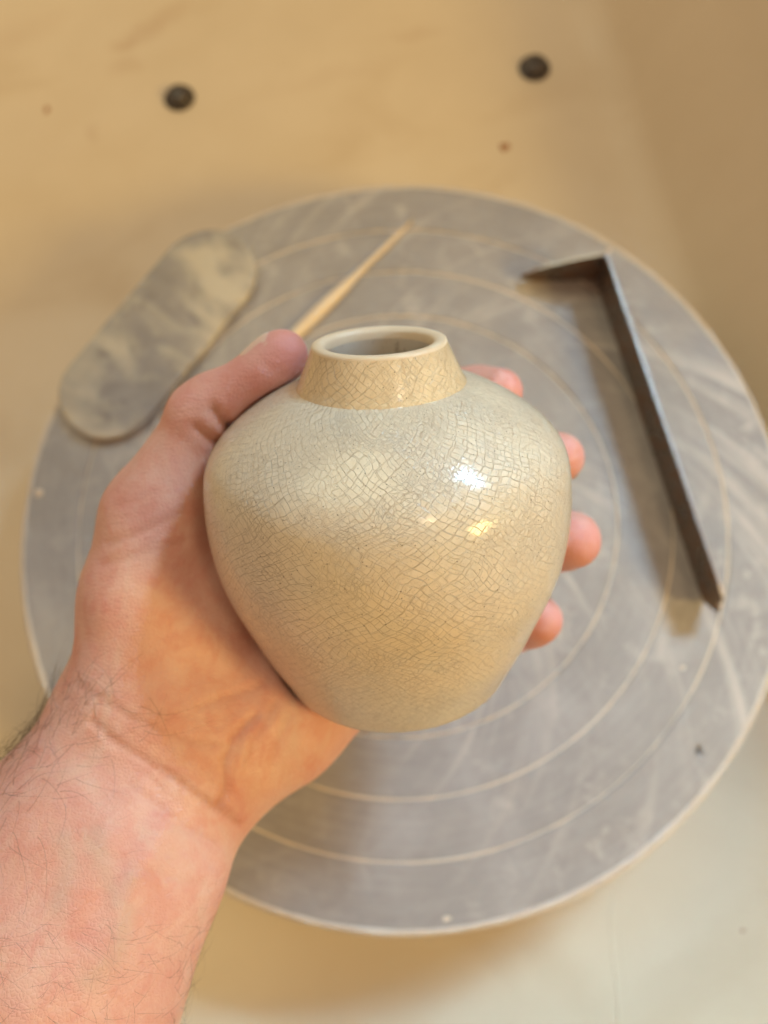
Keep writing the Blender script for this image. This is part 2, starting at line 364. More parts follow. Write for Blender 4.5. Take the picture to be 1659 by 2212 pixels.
def speck(px, py, r, mat, sq=0.7, rot=0.0, h=0.25):
    bm = bmesh.new(); bmesh.ops.create_icosphere(bm, subdivisions=2, radius=1)
    for v in bm.verts:
        k = 1+0.22*math.sin(3*v.co.x+px)+0.18*math.cos(4*v.co.y+py)
        v.co = Vector((v.co.x*r*k, v.co.y*r*sq*k, v.co.z*r*h))
    o = link('clay_speck', bm_mesh(bm), mat, pan); o.location = pan_local(px, py, 0.0); o.rotation_euler = (0, 0, rot); return o
STAIN = mat_clay('brown_stain', (0.42, 0.20, 0.09), (0.36, 0.19, 0.10))
speck(101, 238, 0.0032, STAIN, 0.55, 1.4); speck(1091, 317, 0.0030, STAIN, 0.9, 0.3)
speck(1605, 2010, 0.0012, STAIN); speck(230, 275, 0.0016, CLAY)
# scratch lines in the pan floor near the front
def scratch(pts, w):
    V, F = [], []
    P = [pan_local(x, y, 0.0) for x, y in pts]
    for i, p in enumerate(P):
        t = (P[min(i+1, len(P)-1)]-P[max(i-1, 0)]).normalized(); s = Vector((-t.y, t.x, 0))*w*(0.4+0.6*math.sin(math.pi*(i+0.5)/len(P)))
        V += [p-s+Vector((0, 0, -0.0004)), p+Vector((0, 0, w*0.55)), p+s+Vector((0, 0, -0.0004))]
    for i in range(len(P)-1):
        a = i*3; F += [(a, a+1, a+4, a+3), (a+1, a+2, a+5, a+4)]
    link('mould_seam', mesh_from(V, F), PAN, pan)
scratch([(1325, 1935), (1318, 1990), (1322, 2050), (1330, 2110), (1334, 2170), (1338, 2240)], 0.0011)
scratch([(1338, 1990), (1342, 2050), (1350, 2110), (1352, 2160)], 0.0008)

# ------------------------------------------------------------------ wheel head
wheel = empty('wheel_head', (0, 0, -0.013))
tag(wheel, 'round grey metal wheel head with ring grooves, dusted with dried clay', 'wheel head')
RW, GR = 0.178, [0.1503, 0.1259, 0.1009, 0.0757, 0.0505, 0.0253]
def build_disc():
    T = 0.013; prof = [(0.0001, 0)]
    def z(v): return v+T
    prof = [(0.0002, z(0))]
    last = 0.0002
    for g in sorted(GR):
        w = 0.00062
        prof.append((last+0.0004, z(0)))
        for k in range(1, 4): prof.append((last+(g-w-last)*k/4, z(0)))
        prof.append((g-w-0.0004, z(0)))
        prof += [(g-w, z(0)), (g-w*0.75, z(-0.0004)), (g-w*0.4, z(-0.0007)), (g, z(-0.0008)), (g+w*0.4, z(-0.0007)), (g+w*0.75, z(-0.0004)), (g+w, z(0))]
        last = g+w
    prof.append((last+0.0004, z(0)))
    for k in range(1, 4): prof.append((last+(RW-0.0022-last)*k/4, z(0)))
    prof.append((RW-0.0027, z(0)))
    for k in range(7):
        a = math.radians(90*k/6); prof.append((RW-0.0022+0.0022*math.sin(a), z(-0.0022+0.0022*math.cos(a))))
    prof += [(RW, z(-0.0105)), (RW-0.0015, z(-0.012)), (RW-0.004, 0), (0.06, 0), (0.055, -0.012), (0.02, -0.012), (0.02, -0.046)]
    return lathe(prof, 256)
disc = link('disc', build_disc(), WHEEL, wheel)
# flip so normals face out
disc.data.flip_normals()
# bat-pin holes cut through the disc
def cyl(name, loc, r, h):
    bm = bmesh.new(); bmesh.ops.create_cone(bm, cap_ends=True, segments=32, radius1=r, radius2=r, depth=h); o = link(name, bm_mesh(bm)); o.location = loc; return o
holes = []
HP = pix(1507, 1622, 0.0)
for sgn in (1, -1): holes.append((HP[0]*sgn, HP[1]*sgn))
cut = []
for hx, hy in holes:
    c_ = cyl('cutter', (hx, hy, 0.0), 0.0011, 0.012); cut.append(c_)
    md = disc.modifiers.new('hole', 'BOOLEAN'); md.object = c_; md.operation = 'DIFFERENCE'; md.solver = 'EXACT'
bpy.context.view_layer.update()
me2 = bpy.data.meshes.new_from_object(disc.evaluated_get(bpy.context.evaluated_depsgraph_get()))
disc.modifiers.clear(); disc.data = me2
for c_ in cut: bpy.data.objects.remove(c_)
# dried clay lying in the grooves, broken where it has flaked away
def clay_ring(g, seed, r0=0.00068):
    r_ = np.random.default_rng(seed); n = 520
    ph = r_.uniform(0, 6.28, 8); V, F = [], []
    for k in range(n):
        a = 2*math.pi*k/n
        s = sum(math.sin((i+1)*3.1*a//1*0+((3, 5, 8, 13, 21, 34, 55, 89)[i])*a+ph[i])/(i+2)**0.5 for i in range(8))
        gone = min(1.0, max(0.0, 0.72+0.42*s))
        w = r0*(0.55+0.45*gone)
        zt = -0.0006+0.00072*gone
        for q, zz in ((-w, -0.0009), (-w*0.7, zt-0.00015), (0, zt), (w*0.7, zt-0.00015), (w, -0.0009)):
            V.append(((g+q)*math.cos(a), (g+q)*math.sin(a), 0.013+zz))
    for k in range(n):
        a, b = k*5, ((k+1) % n)*5
        for j in range(4): F.append((a+j, b+j, b+j+1, a+j+1))
    me = mesh_from(V, F); me.flip_normals()
    return link('groove_clay', me, CLAY, wheel)
for i, g in enumerate(GR[:5]): clay_ring(g, 20+i)
# rim of dried slip along the outer edge
def rim_clay():
    r_ = np.random.default_rng(5); n = 720; V, F = [], []; ph = r_.uniform(0, 6.28, 9)
    fq = (2, 3, 7, 11, 17, 29, 43, 71, 97)
    for k in range(n):
        a = 2*math.pi*k/n
        s = sum(math.sin(fq[i]*a+ph[i])/(i+2)**0.5 for i in range(9))
        t = 0.00015+0.00050*max(0, 0.45+0.45*s)
        for q, zz in ((-0.0036, -0.0004), (-0.0022, t), (-0.0007, t-0.0006), (0.0+t, -0.0022), (t*0.6, -0.0050), (-0.0006, -0.0068)):
            V.append(((RW+q)*math.cos(a), (RW+q)*math.sin(a), 0.013+zz))
    for k in range(n):
        a, b = k*6, ((k+1) % n)*6
        for j in range(5): F.append((a+j, b+j, b+j+1, a+j+1))
    me = mesh_from(V, F); me.flip_normals(); return link('rim_slip', me, mat_clay('rim_clay', (0.68, 0.59, 0.47), (0.48, 0.43, 0.37)), wheel)
rim_clay()
def wheel_blob(px, py, r, name='crumb_or_glint', h=0.35, sq=0.8):
    bm = bmesh.new(); bmesh.ops.create_icosphere(bm, subdivisions=2, radius=1)
    for v in bm.verts:
        k = 1+0.2*math.sin(3.3*v.co.x+px)+0.2*math.cos(2.7*v.co.y+py); v.co = Vector((v.co.x*r*k, v.co.y*r*sq*k, v.co.z*r*h))
    p = pix(px, py, 0); o = link(name, bm_mesh(bm), CLAY, wheel); o.location = (p[0], p[1], 0.013); return o
wheel_blob(85, 1065, 0.0022); wheel_blob(965, 1985, 0.0014); wheel_blob(1475, 1443, 0.0010)

# ------------------------------------------------------------------ tools on the wheel
# oblong rib
def stadium_slab(L, r, T, e=0.0022):
    n = 40; out = []
    for k in range(n+1): a = math.radians(-90+180*k/n); out.append((L/2+math.cos(a), math.sin(a)))
    pts = []
    def outline(off):
        P = []
        for k in range(n+1): a = math.radians(-90+180*k/n); P.append((L/2+(r-off)*math.cos(a), (r-off)*math.sin(a)))
        for k in range(n+1): a = math.radians(90+180*k/n); P.append((-L/2+(r-off)*math.cos(a), (r-off)*math.sin(a)))
        return P
    sec = [(e, 0)] + [(e-e*math.sin(math.radians(a)), e-e*math.cos(math.radians(a))) for a in (30, 60, 90)] + [(e-e*math.cos(math.radians(a)), T-e+e*math.sin(math.radians(a))) for a in (0, 30, 60, 90)]
    sec += [(r*0.35, T+0.0007), (r*0.75, T+0.0010)]
    V, F = [], []
    m = 2*(n+1)
    for (o, z) in sec:
        P = outline(o)
        for i, (x, y) in enumerate(P):
            w = 1+0.006*math.sin(i*0.31)
            V.append((x*w, y*w, z))
    for i in range(len(sec)-1):
        for j in range(m): F.append((i*m+j, i*m+(j+1) % m, (i+1)*m+(j+1) % m, (i+1)*m+j))
    F.append(tuple(range(m))[::-1]); F.append(tuple((len(sec)-1)*m+j for j in range(m)))
    return mesh_from(V, F)
A_, B_ = pix(238, 842, 0.004), pix(446, 592, 0.004)
d_ = B_-A_
rib = link('throwing_rib', stadium_slab(float(np.hypot(d_[0], d_[1])), 0.0254, 0.0046, 0.0018), RIB)
rib.location = ((A_[0]+B_[0])/2, (A_[1]+B_[1])/2, 0.0006); rib.rotation_euler = (0, 0, math.atan2(d_[1], d_[0]))
tag(rib, 'oblong round-ended grey rib smeared with cream clay, overhanging the wheel edge', 'pottery rib')

# wooden modelling stick
def stick(p0, p1, radii, flat=0.8, sag=0.0):
    p0, p1 = Vector(p0), Vector(p1); L = (p1-p0).length; n = 18; m = len(radii); V, F = [], []
    for i, r in enumerate(radii):
        y = L*i/(m-1)
        for k in range(n):
            a = 2*math.pi*k/n; V.append((r*math.cos(a), y, r*flat*math.sin(a)+math.sin(i*0.9)*0.0001))
    for i in range(m-1):
        for k in range(n): F.append((i*n+k, i*n+(k+1) % n, (i+1)*n+(k+1) % n, (i+1)*n+k))
    F.append(tuple(range(n))); F.append(tuple((m-1)*n+k for k in range(n))[::-1])
    me = mesh_from(V, F); me.flip_normals(); o = link('wooden_tool', me, WOOD)
    o.location = p0; dr = (p1-p0).normalized(); o.rotation_euler = dr.to_track_quat('Y', 'Z').to_euler(); return o
tip = pix(891, 476, 0.0012); mid = pix(700, 655, 0.0045)
dv = (mid-tip); tail = tip+dv*2.35; tail[2] = 0.0028
wt = stick(tip, tail, [0.0005, 0.0010, 0.0012, 0.0013, 0.0014, 0.0017, 0.0026, 0.0031, 0.0032, 0.0031, 0.0029, 0.0029, 0.0029, 0.0030, 0.0031, 0.0032, 0.0030, 0.0024, 0.0008])
tag(wt, 'pale wooden modelling stick tapering to a point, lying behind the thumb', 'wooden tool')

# bent steel trimming tool, standing on its edge
tool = empty('trimming_tool', (0, 0, 0))
tag(tool, 'dark bent steel trimming blade standing on edge at the right of the wheel', 'trimming tool')
HT = 0.0212
K = pix(1311, 548, HT); E_ = pix(1553, 1322, HT*0.55); S_ = pix(1125, 598, 0.004)
def plate(a, b, h, t, round_end, name, taper=None, lean=0.0):
    """upright strip from a to b (ground points), rounded at b"""
    a = Vector((a[0], a[1], 0)); b = Vector((b[0], b[1], 0)); L = (b-a).length; ux = (b-a)/L; nn = Vector((-ux.y, ux.x, 0))
    top, bot = [], []
    N = 30
    for i in range(N+1):
        s = L*i/N; hh = h if taper is None else taper(s/L)*h; lo = 0.0
        if s > L-round_end:
            q = (s-(L-round_end))/round_end; k = math.sqrt(max(0, 1-q*q)); c0 = hh*0.5; lo = c0-c0*k; hh = c0+(hh-c0)*k
        top.append((s, max(hh, lo+0.0004))); bot.append((s, lo))
    V, F = [], []
    for side in (-t/2, t/2):
        for (s, z), (_, z0) in zip(top, bot):
            V.append(a+ux*s+nn*(side+lean*z)+Vector((0, 0, z))); V.append(a+ux*s+nn*(side+lean*z0)+Vector((0, 0, z0)))
    n = N+1
    for i in range(N):
        A0, A1, B0, B1 = 2*i, 2*i+1, 2*i+2, 2*i+3; o = 2*n
        F += [(A0, A1, B1, B0), (o+A0, o+B0, o+B1, o+A1), (A0, B0, o+B0, o+A0), (A1, o+A1, o+B1, B1)]
    F += [(0, 2*n, 2*n+1, 1), (2*N, 2*N+1, 2*n+2*N+1, 2*n+2*N)]
    me = mesh_from(V, F); o = link(name, me, STEEL, tool, smooth=False)
    me.materials.append(BRIGHT)
    for p in me.polygons:                       # ground-bright top edge
        if abs(p.normal.z) > 0.6 and p.center.z > h*0.3: p.material_index = 1
    bv = o.modifiers.new('bevel', 'BEVEL'); bv.width = 0.00018; bv.segments = 2; bv.limit_method = 'ANGLE'
    return o
plate(K, E_, HT, 0.0011, 0.010, 'blade')
plate(K, S_, HT, 0.0011, 0.012, 'bent_tip', taper=lambda u: 1-0.62*u**1.3)

def tool_glint(px, py, z, r):
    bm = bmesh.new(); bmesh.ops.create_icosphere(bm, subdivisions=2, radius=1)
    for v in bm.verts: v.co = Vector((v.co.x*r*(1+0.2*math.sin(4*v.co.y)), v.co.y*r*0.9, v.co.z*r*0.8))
    o = link('crumb_or_glint', bm_mesh(bm), CLAY, tool); o.location = pix(px, py, z)  # pale bead standing in for a glint on the steel
tool_glint(1315, 543, HT-0.0002, 0.0013); tool_glint(1556, 1306, 0.0150, 0.0012)

# ------------------------------------------------------------------ vase
VD, VH, VN, VRR, VRB = 0.202, 0.0903, 0.0103, 0.0162, 0.0206
VBASE = np.array([0.00164, -0.00758, -VD]); VA = np.array([-0.05244, 0.89590, 0.44117]); VA /= np.linalg.norm(VA)
VK_h = np.array([0, 3.19, 8.5, 17.0, 27.62, 40.37, 53.12, 65.87, 75.43, 81.8, 86.0, 88.4, 89.7, 90.3])*1e-3
VK_r = np.array([17.15, 28.02, 33.76, 37.44, 41.56, 45.87, 47.88, 47.45, 44.2, 37.4, 30.9, 26.2, 22.9, 20.8])*1e-3
def cubic(x, y, xf):
    n = len(x); h = np.diff(x); A = np.zeros((n, n)); b = np.zeros(n); A[0, 0] = A[-1, -1] = 1
    for k in range(1, n-1):
        A[k, k-1] = h[k-1]; A[k, k] = 2*(h[k-1]+h[k]); A[k, k+1] = h[k]; b[k] = 6*((y[k+1]-y[k])/h[k]-(y[k]-y[k-1])/h[k-1])
    M = np.linalg.solve(A, b); j = np.clip(np.searchsorted(x, xf)-1, 0, n-2); hh = h[j]; t0, t1 = x[j+1]-xf, xf-x[j]
    return M[j]*t0**3/(6*hh)+M[j+1]*t1**3/(6*hh)+(y[j]/hh-M[j]*hh/6)*t0+(y[j+1]/hh-M[j+1]*hh/6)*t1
hs = np.concatenate([np.linspace(0, 0.004, 12)[:-1], np.linspace(0.004, 0.070, 60)[:-1], np.linspace(0.070, VH, 40)])
rs = cubic(VK_h, VK_r, hs)
i_n = np.where((hs > 0.08) & (rs < VRB+0.0010))[0][0]
body_prof = [(0.0005, 0.0008), (0.0135, 0.0008), (0.0142, 0.0), (0.0160, -0.0002)] + [(float(r), float(h)) for r, h in zip(rs[:i_n], hs[:i_n])]
HN = body_prof[-1][1]
body_prof += [(VRB+0.0006, HN+0.0004), (VRB+0.0001, HN+0.0010)]
# vase frame: origin at the foot centre, z along the axis, x towards the camera's right
vz = CM @ VA; vx = CM @ np.array([1.0, 0.0, 0]); vx -= vz*(vx@vz); vx /= np.linalg.norm(vx); vy = np.cross(vz, vx)
vo = CAM + CM @ (VBASE - VA*0.0457)
vase = empty('vase'); 
VM = Matrix([[vx[0], vy[0], vz[0], vo[0]], [vx[1], vy[1], vz[1], vo[1]], [vx[2], vy[2], vz[2], vo[2]], [0, 0, 0, 1]])
vase.matrix_world = VM
tag(vase, 'small round beige vase with crackled glossy glaze and a short neck, held in the hand', 'vase')
def uv_back(me, ref):      # put the uv seam at the back (the camera sees -y)
    return me
bmesh_body = lathe(body_prof, 192, 0.040)
bod = link('body', bmesh_body, GLAZE, vase); bod.rotation_euler = (0, 0, math.radians(90))
ZN = HN+0.0006; ZT = VH+VN
neck_prof = [(VRB+0.0010, ZN-0.0010), (VRB+0.0004, ZN+0.0002), (VRB-0.0002, ZN+0.0012)]
for k in range(1, 13): t = k/12; neck_prof.append((VRB-0.0002+(VRR+0.0004-VRB+0.0002)*t, ZN+0.0012+(ZT-0.0007-ZN-0.0012)*t))
lip_prof = [neck_prof[-1], (VRR+0.0002, ZT-0.0001), (VRR-0.0005, ZT+0.0002), (VRR-0.0016, ZT+0.0002), (VRR-0.0026, ZT-0.0002), (VRR-0.0031, ZT-0.0009), (VRR-0.0033, ZT-0.0025)]
LIP = Mat('pale_lip_glaze'); _n = LIP.noise(LIP.obj(), 260, 4)
LIP.set(Base_Color=LIP.mix(_n, (0.72, 0.60, 0.42), (0.64, 0.52, 0.35)), Roughness=0.5, Coat_Weight=0.12, Coat_Roughness=0.15, Normal=LIP.bump(_n, 0.3, 0.0002))
lp = link('lip', lathe(lip_prof, 160, 0.019), LIP.m, vase); lp.rotation_euler = (0, 0, math.radians(90))
neck_prof_all = neck_prof + lip_prof[1:]
nk = link('neck', lathe(neck_prof, 160, 0.019), NECKG, vase); nk.rotation_euler = (0, 0, math.radians(90))
nk['label'] = 'warm yellow-beige conical neck with a pale lip'
inner = [(VRR-0.0033, ZT-0.0025), (VRR-0.0032, ZT-0.006), (VRR-0.0020, ZT-0.012), (VRB-0.002, ZT-0.018), (0.030, VH-0.012), (0.0405, VH-0.022), (0.043, VH-0.034), (0.040, VH-0.05), (0.030, 0.014), (0.016, 0.006), (0.0005, 0.005)]
ins = link('inside', lathe(inner, 96, 0.019), None, vase); ins.rotation_euler = (0, 0, math.radians(90))
INS = Mat('inside_glaze'); INS.set(Base_Color=INS.mix(INS.ramp(INS.noise(INS.obj(), 380, 4), [(0.55, 0.0), (0.75, 1.0)]), (0.64, 0.58, 0.47), (0.36, 0.30, 0.22)), Roughness=0.35)
ins.data.materials.append(INS.m)
ft = link('foot_ring', lathe([(0.0142, 0.0), (0.0146, -0.0010), (0.0168, -0.0010), (0.0178, -0.0004), (0.0188, 0.0003), (0.0196, 0.0007)], 128, 0.017), BISQUE, vase); ft.rotation_euler = (0, 0, math.radians(90))
ft['label'] = 'bare tan stoneware foot ring'

# ------------------------------------------------------------------ hand and forearm (one continuous surface, from a distance field)
VOX = 0.00105
lo = np.array([-0.150, -0.300, -0.300]); hi = np.array([0.085, 0.062, -0.120])
dims = np.ceil((hi-lo)/VOX).astype(int)
gx = [lo[i]+VOX*np.arange(dims[i]) for i in range(3)]
BIG = 0.05
class Field:
    def __init__(s): s.a = np.full(dims, BIG, np.float32)
    def cone(s, A, B, ra, rb, k=0.004):
        """smooth union with a round cone from A (radius ra) to B (radius rb)"""
        A, B = np.array(A, float), np.array(B, float); pad = 0.014+k
        mn = np.minimum(A-ra, B-rb)-pad; mx = np.maximum(A+ra, B+rb)+pad
        i0 = np.clip(np.floor((mn-lo)/VOX).astype(int), 0, dims-1); i1 = np.clip(np.ceil((mx-lo)/VOX).astype(int)+1, 1, dims)
        X = gx[0][i0[0]:i1[0], None, None].astype(np.float32); Y = gx[1][None, i0[1]:i1[1], None].astype(np.float32); Z = gx[2][None, None, i0[2]:i1[2]].astype(np.float32)
        ba = B-A; L2 = float(ba@ba)
        t = np.clip(((X-A[0])*ba[0]+(Y-A[1])*ba[1]+(Z-A[2])*ba[2])/max(L2, 1e-12), 0, 1)
        d = np.sqrt((X-A[0]-ba[0]*t)**2+(Y-A[1]-ba[1]*t)**2+(Z-A[2]-ba[2]*t)**2)-(ra+(rb-ra)*t)
        sub = s.a[i0[0]:i1[0], i0[1]:i1[1], i0[2]:i1[2]]
        s.a[i0[0]:i1[0], i0[1]:i1[1], i0[2]:i1[2]] = smin(sub, d, k)
        return s
    def chain(s, pts, k=0.004):
        for p, q in zip(pts, pts[1:]): s.cone(cpt(*p[:3]), cpt(*q[:3]), p[3]*1e-3, q[3]*1e-3, k)
        return s
def smin(a, b, k):
    h = np.clip(0.5+0.5*(b-a)/k, 0, 1); return b+(a-b)*h-k*h*(1-h)

# landmarks: picture x, y, depth (m), radius (mm)
palm = Field()
palm.chain([(250, 1560, .2070, 17.5), (110, 1830, .1930, 22), (-20, 2120, .1820, 27), (-190, 2560, .1700, 31), (-330, 2950, .1620, 33)], 0.012)      # radius side
palm.chain([(420, 1690, .2080, 17.5), (300, 1890, .1960, 20), (165, 2130, .1850, 24), (20, 2560, .1730, 29), (-100, 2950, .1650, 32)], 0.012)         # ulna side
palm.chain([(335, 1630, .2060, 18), (200, 1880, .1940, 23), (70, 2130, .1820, 28), (-90, 2560, .1700, 32)], 0.014)
for tgt in ((600, 1080, .2560, 11), (715, 1220, .2610, 11.5), (790, 1340, .2580, 11), (850, 1440, .2520, 10)):
    palm.chain([(360, 1600, .2100, 17), ((360+tgt[0])/2, (1600+tgt[1])/2, (.210+tgt[2])/2+.002, 13.5), tgt], 0.014)
palm.chain([(300, 1490, .2080, 18.0), (318, 1290, .2090, 16.0), (335, 1115, .2080, 12.8)], 0.012)                # thenar
palm.chain([(400, 1500, .2120, 17.5), (430, 1330, .2190, 15), (440, 1180, .2200, 11.5)], 0.014)
palm.chain([(370, 1130, .2130, 10.5), (470, 1110, .2330, 10), (580, 1090, .2510, 10)], 0.012)                    # web
palm.chain([(505, 1630, .2110, 15.0), (610, 1560, .2180, 15.5), (745, 1455, .2350, 14.5)], 0.012)                # hypothenar
palm.chain([(440, 1640, .2110, 16), (520, 1520, .2200, 16)], 0.014)
thumb = Field().chain([(335, 1115, .2080, 12.4), (390, 995, .2050, 9.8), (436, 895, .2020, 8.9), (468, 870, .2010, 8.3), (517, 843, .1990, 7.1), (566, 808, .1975, 7.1), (600, 777, .1970, 7.0), (613, 767, .1968, 6.7)], 0.003)
fingers = None
FG = dict(
    index=[(600, 1080, .2560, 10.5), (820, 905, .2520, 9.2), (835, 897, .2512, 9.2), (970, 857, .2420, 8.3), (1030, 848, .2360, 8.0), (1077, 846, .2290, 7.6)],
    middle=[(715, 1220, .2610, 11), (965, 1070, .2640, 9.6), (985, 1062, .2630, 9.6), (1125, 1010, .2470, 8.6), (1180, 994, .2370, 8.4), (1206, 988, .2290, 8.2)],
    ring=[(790, 1340, .2580, 10.5), (1010, 1220, .2620, 9.4), (1030, 1213, .2610, 9.4), (1165, 1178, .2430, 8.9), (1210, 1169, .2320, 9.0), (1234, 1166, .2230, 9.1)],
    pinky=[(850, 1440, .2520, 9.5), (1010, 1392, .2560, 8.2), (1025, 1388, .2550, 8.2), (1105, 1358, .2440, 7.6), (1145, 1344, .2350, 7.6), (1165, 1337, .2290, 7.5)])
fa = None
for nm, ch in FG.items():
    f_ = Field().chain(ch, 0.004); fa = f_.a if fa is None else smin(fa, f_.a, 0.0012)
sdf = smin(palm.a, thumb.a, 0.010); sdf = smin(sdf, fa, 0.009)
del palm, thumb, fa
# flesh gives way to the vase it holds
X = np.stack(np.meshgrid(*[g.astype(np.float32) for g in gx], indexing='ij'), -1)
Xv = X-(VBASE-VA*0.0457).astype(np.float32)
hv = Xv@VA.astype(np.float32); rv = np.sqrt(np.maximum((Xv*Xv).sum(-1)-hv*hv, 0)); del Xv, X
tabh = np.linspace(-0.03, 0.13, 400)
pr = np.array(body_prof[3:]+neck_prof_all[2:16]); tabr = np.interp(tabh, pr[:, 1], pr[:, 0])
dv_ = (rv-np.interp(hv, tabh, tabr).astype(np.float32))*0.93
dv_ = np.maximum(dv_, np.maximum(-hv-0.0002, hv-ZT)).astype(np.float32)
sdf = -smin(-sdf, dv_-0.0003, 0.0015)
del hv, rv, dv_
def surface_nets(a):
    neg = a < 0
    n0, n1, n2 = a.shape
    cnt = np.zeros((n0-1, n1-1, n2-1), np.int8)
    for i in (0, 1):
        for j in (0, 1):
            for k in (0, 1): cnt += neg[i:n0-1+i, j:n1-1+j, k:n2-1+k]
    act = (cnt > 0) & (cnt < 8); idx = np.argwhere(act); num = np.full(act.shape, -1, np.int64); num[act] = np.arange(len(idx))
    acc = np.zeros((len(idx), 3)); w = np.zeros(len(idx)); I = idx
    cr = [(i, j, k) for i in (0, 1) for j in (0, 1) for k in (0, 1)]
    for c0 in cr:
        for ax in range(3):
            if c0[ax]: continue
            c1 = list(c0); c1[ax] = 1
            v0 = a[I[:, 0]+c0[0], I[:, 1]+c0[1], I[:, 2]+c0[2]]; v1 = a[I[:, 0]+c1[0], I[:, 1]+c1[1], I[:, 2]+c1[2]]
            m = (v0 < 0) != (v1 < 0); t = np.where(m, v0/np.where(m, v0-v1, 1), 0)
            p = np.array(c0, float)+np.outer(t, np.eye(3)[ax]); acc[m] += p[m]; w[m] += 1
    V = I+acc/w[:, None]
    F = []
    for ax in range(3):
        b, c = (ax+1) % 3, (ax+2) % 3
        s0 = [slice(1, None)]*3; s0[ax] = slice(0, -1); s1 = [slice(1, None)]*3; s1[ax] = slice(1, None)
        x0, x1 = neg[tuple(s0)], neg[tuple(s1)]
        E = np.argwhere(x0 != x1)
        base = E.copy(); base[:, b] += 1; base[:, c] += 1
        lim = np.array(act.shape)
        eb, ec = np.eye(3, dtype=int)[b], np.eye(3, dtype=int)[c]
        q = [base-eb-ec, base-ec, base, base-eb]
        ok = np.ones(len(E), bool)
        for z in q: ok &= ((z >= 0) & (z < lim)).all(1)
        Q = np.stack([num[z[ok, 0], z[ok, 1], z[ok, 2]] for z in q], 1)
        fl = x0[tuple(E[ok].T)]
        Q[~fl] = Q[~fl][:, ::-1]; F.append(Q)
    return V, np.concatenate(F)
# close the forearm at the grid's border
sdf[0], sdf[-1], sdf[:, 0], sdf[:, -1], sdf[:, :, 0], sdf[:, :, -1] = (BIG,)*6
HV, HF = surface_nets(sdf); HV = HV*VOX+lo
del sdf
def smooth(V, F, it, lam=0.5):
    E = np.concatenate([F[:, [0, 1]], F[:, [1, 2]], F[:, [2, 3]], F[:, [3, 0]]])
    deg = np.bincount(E.ravel(), minlength=len(V)).astype(float)
    for _ in range(it):
        S = np.zeros_like(V)
        for ax in range(3): S[:, ax] = np.bincount(E[:, 0], V[E[:, 1], ax], len(V))+np.bincount(E[:, 1], V[E[:, 0], ax], len(V))
        V = V+lam*(S/deg[:, None]-V)
    return V
def normals(V, F):
    n = np.cross(V[F[:, 2]]-V[F[:, 0]], V[F[:, 3]]-V[F[:, 1]]); N = np.zeros_like(V)
    for j in range(4):
        for ax in range(3): N[:, ax] += np.bincount(F[:, j], n[:, ax], len(V))
    return N/np.maximum(np.linalg.norm(N, axis=1), 1e-12)[:, None]
HV = smooth(HV, HF, 8)
HN_ = normals(HV, HF)
if (HN_[:, 2]*1.0)[HV[:, 2] > np.percentile(HV[:, 2], 95)].mean() < 0: HF = HF[:, ::-1]; HN_ = -HN_
def proj(V): return np.stack([829.5+FPX*V[:, 0]/-V[:, 2], 1106-FPX*V[:, 1]/-V[:, 2]], 1)
PX = proj(HV)
facing = np.clip((HN_*(-HV/np.linalg.norm(HV, axis=1)[:, None])).sum(1)*2.5+0.4, 0, 1)      # palm side only
def polyd(P, line):
    d = np.full(len(P), 1e9); L = np.array(line, float)
    for a, b in zip(L, L[1:]):
        ab = b-a; t = np.clip(((P-a)@ab)/(ab@ab), 0, 1); d = np.minimum(d, np.linalg.norm(P-a-t[:, None]*ab, axis=1))
    return d
disp = np.zeros(len(HV)); crease = np.zeros(len(HV)); red = np.zeros(len(HV)); pale = np.zeros(len(HV))
def r3(*p): return [((x/1.327)*.6636, (y/1.327+2100)*.6636) for x, y in p]
def r2(*p): return [((x/1.508)*.6636, (y/1.508+1000)*.6636) for x, y in p]
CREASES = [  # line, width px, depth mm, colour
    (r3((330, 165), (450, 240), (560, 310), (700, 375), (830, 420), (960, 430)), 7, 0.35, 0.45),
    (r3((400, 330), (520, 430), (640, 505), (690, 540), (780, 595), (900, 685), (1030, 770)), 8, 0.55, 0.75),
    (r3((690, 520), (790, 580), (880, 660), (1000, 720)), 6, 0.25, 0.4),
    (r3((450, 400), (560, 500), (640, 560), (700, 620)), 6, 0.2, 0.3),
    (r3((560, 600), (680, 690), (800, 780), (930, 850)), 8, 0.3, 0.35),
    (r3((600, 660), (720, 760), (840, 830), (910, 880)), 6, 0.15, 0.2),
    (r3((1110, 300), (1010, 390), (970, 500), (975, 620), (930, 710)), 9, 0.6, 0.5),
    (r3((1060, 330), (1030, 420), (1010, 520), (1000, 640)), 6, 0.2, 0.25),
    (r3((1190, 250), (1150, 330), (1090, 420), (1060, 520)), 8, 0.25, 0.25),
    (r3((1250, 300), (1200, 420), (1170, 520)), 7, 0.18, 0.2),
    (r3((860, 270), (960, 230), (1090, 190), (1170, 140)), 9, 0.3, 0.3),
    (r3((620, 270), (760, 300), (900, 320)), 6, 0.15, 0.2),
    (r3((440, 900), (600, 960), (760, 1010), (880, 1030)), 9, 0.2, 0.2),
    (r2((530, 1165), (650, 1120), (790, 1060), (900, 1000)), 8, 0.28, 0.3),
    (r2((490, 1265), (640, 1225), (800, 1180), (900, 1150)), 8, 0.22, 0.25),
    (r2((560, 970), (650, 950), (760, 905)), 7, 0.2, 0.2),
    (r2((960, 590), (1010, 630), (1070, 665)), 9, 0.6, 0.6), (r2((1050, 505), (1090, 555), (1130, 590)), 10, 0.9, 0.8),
    (r2((1280, 262), (1330, 300), (1380, 330)), 8, 0.12, 0.1),
]
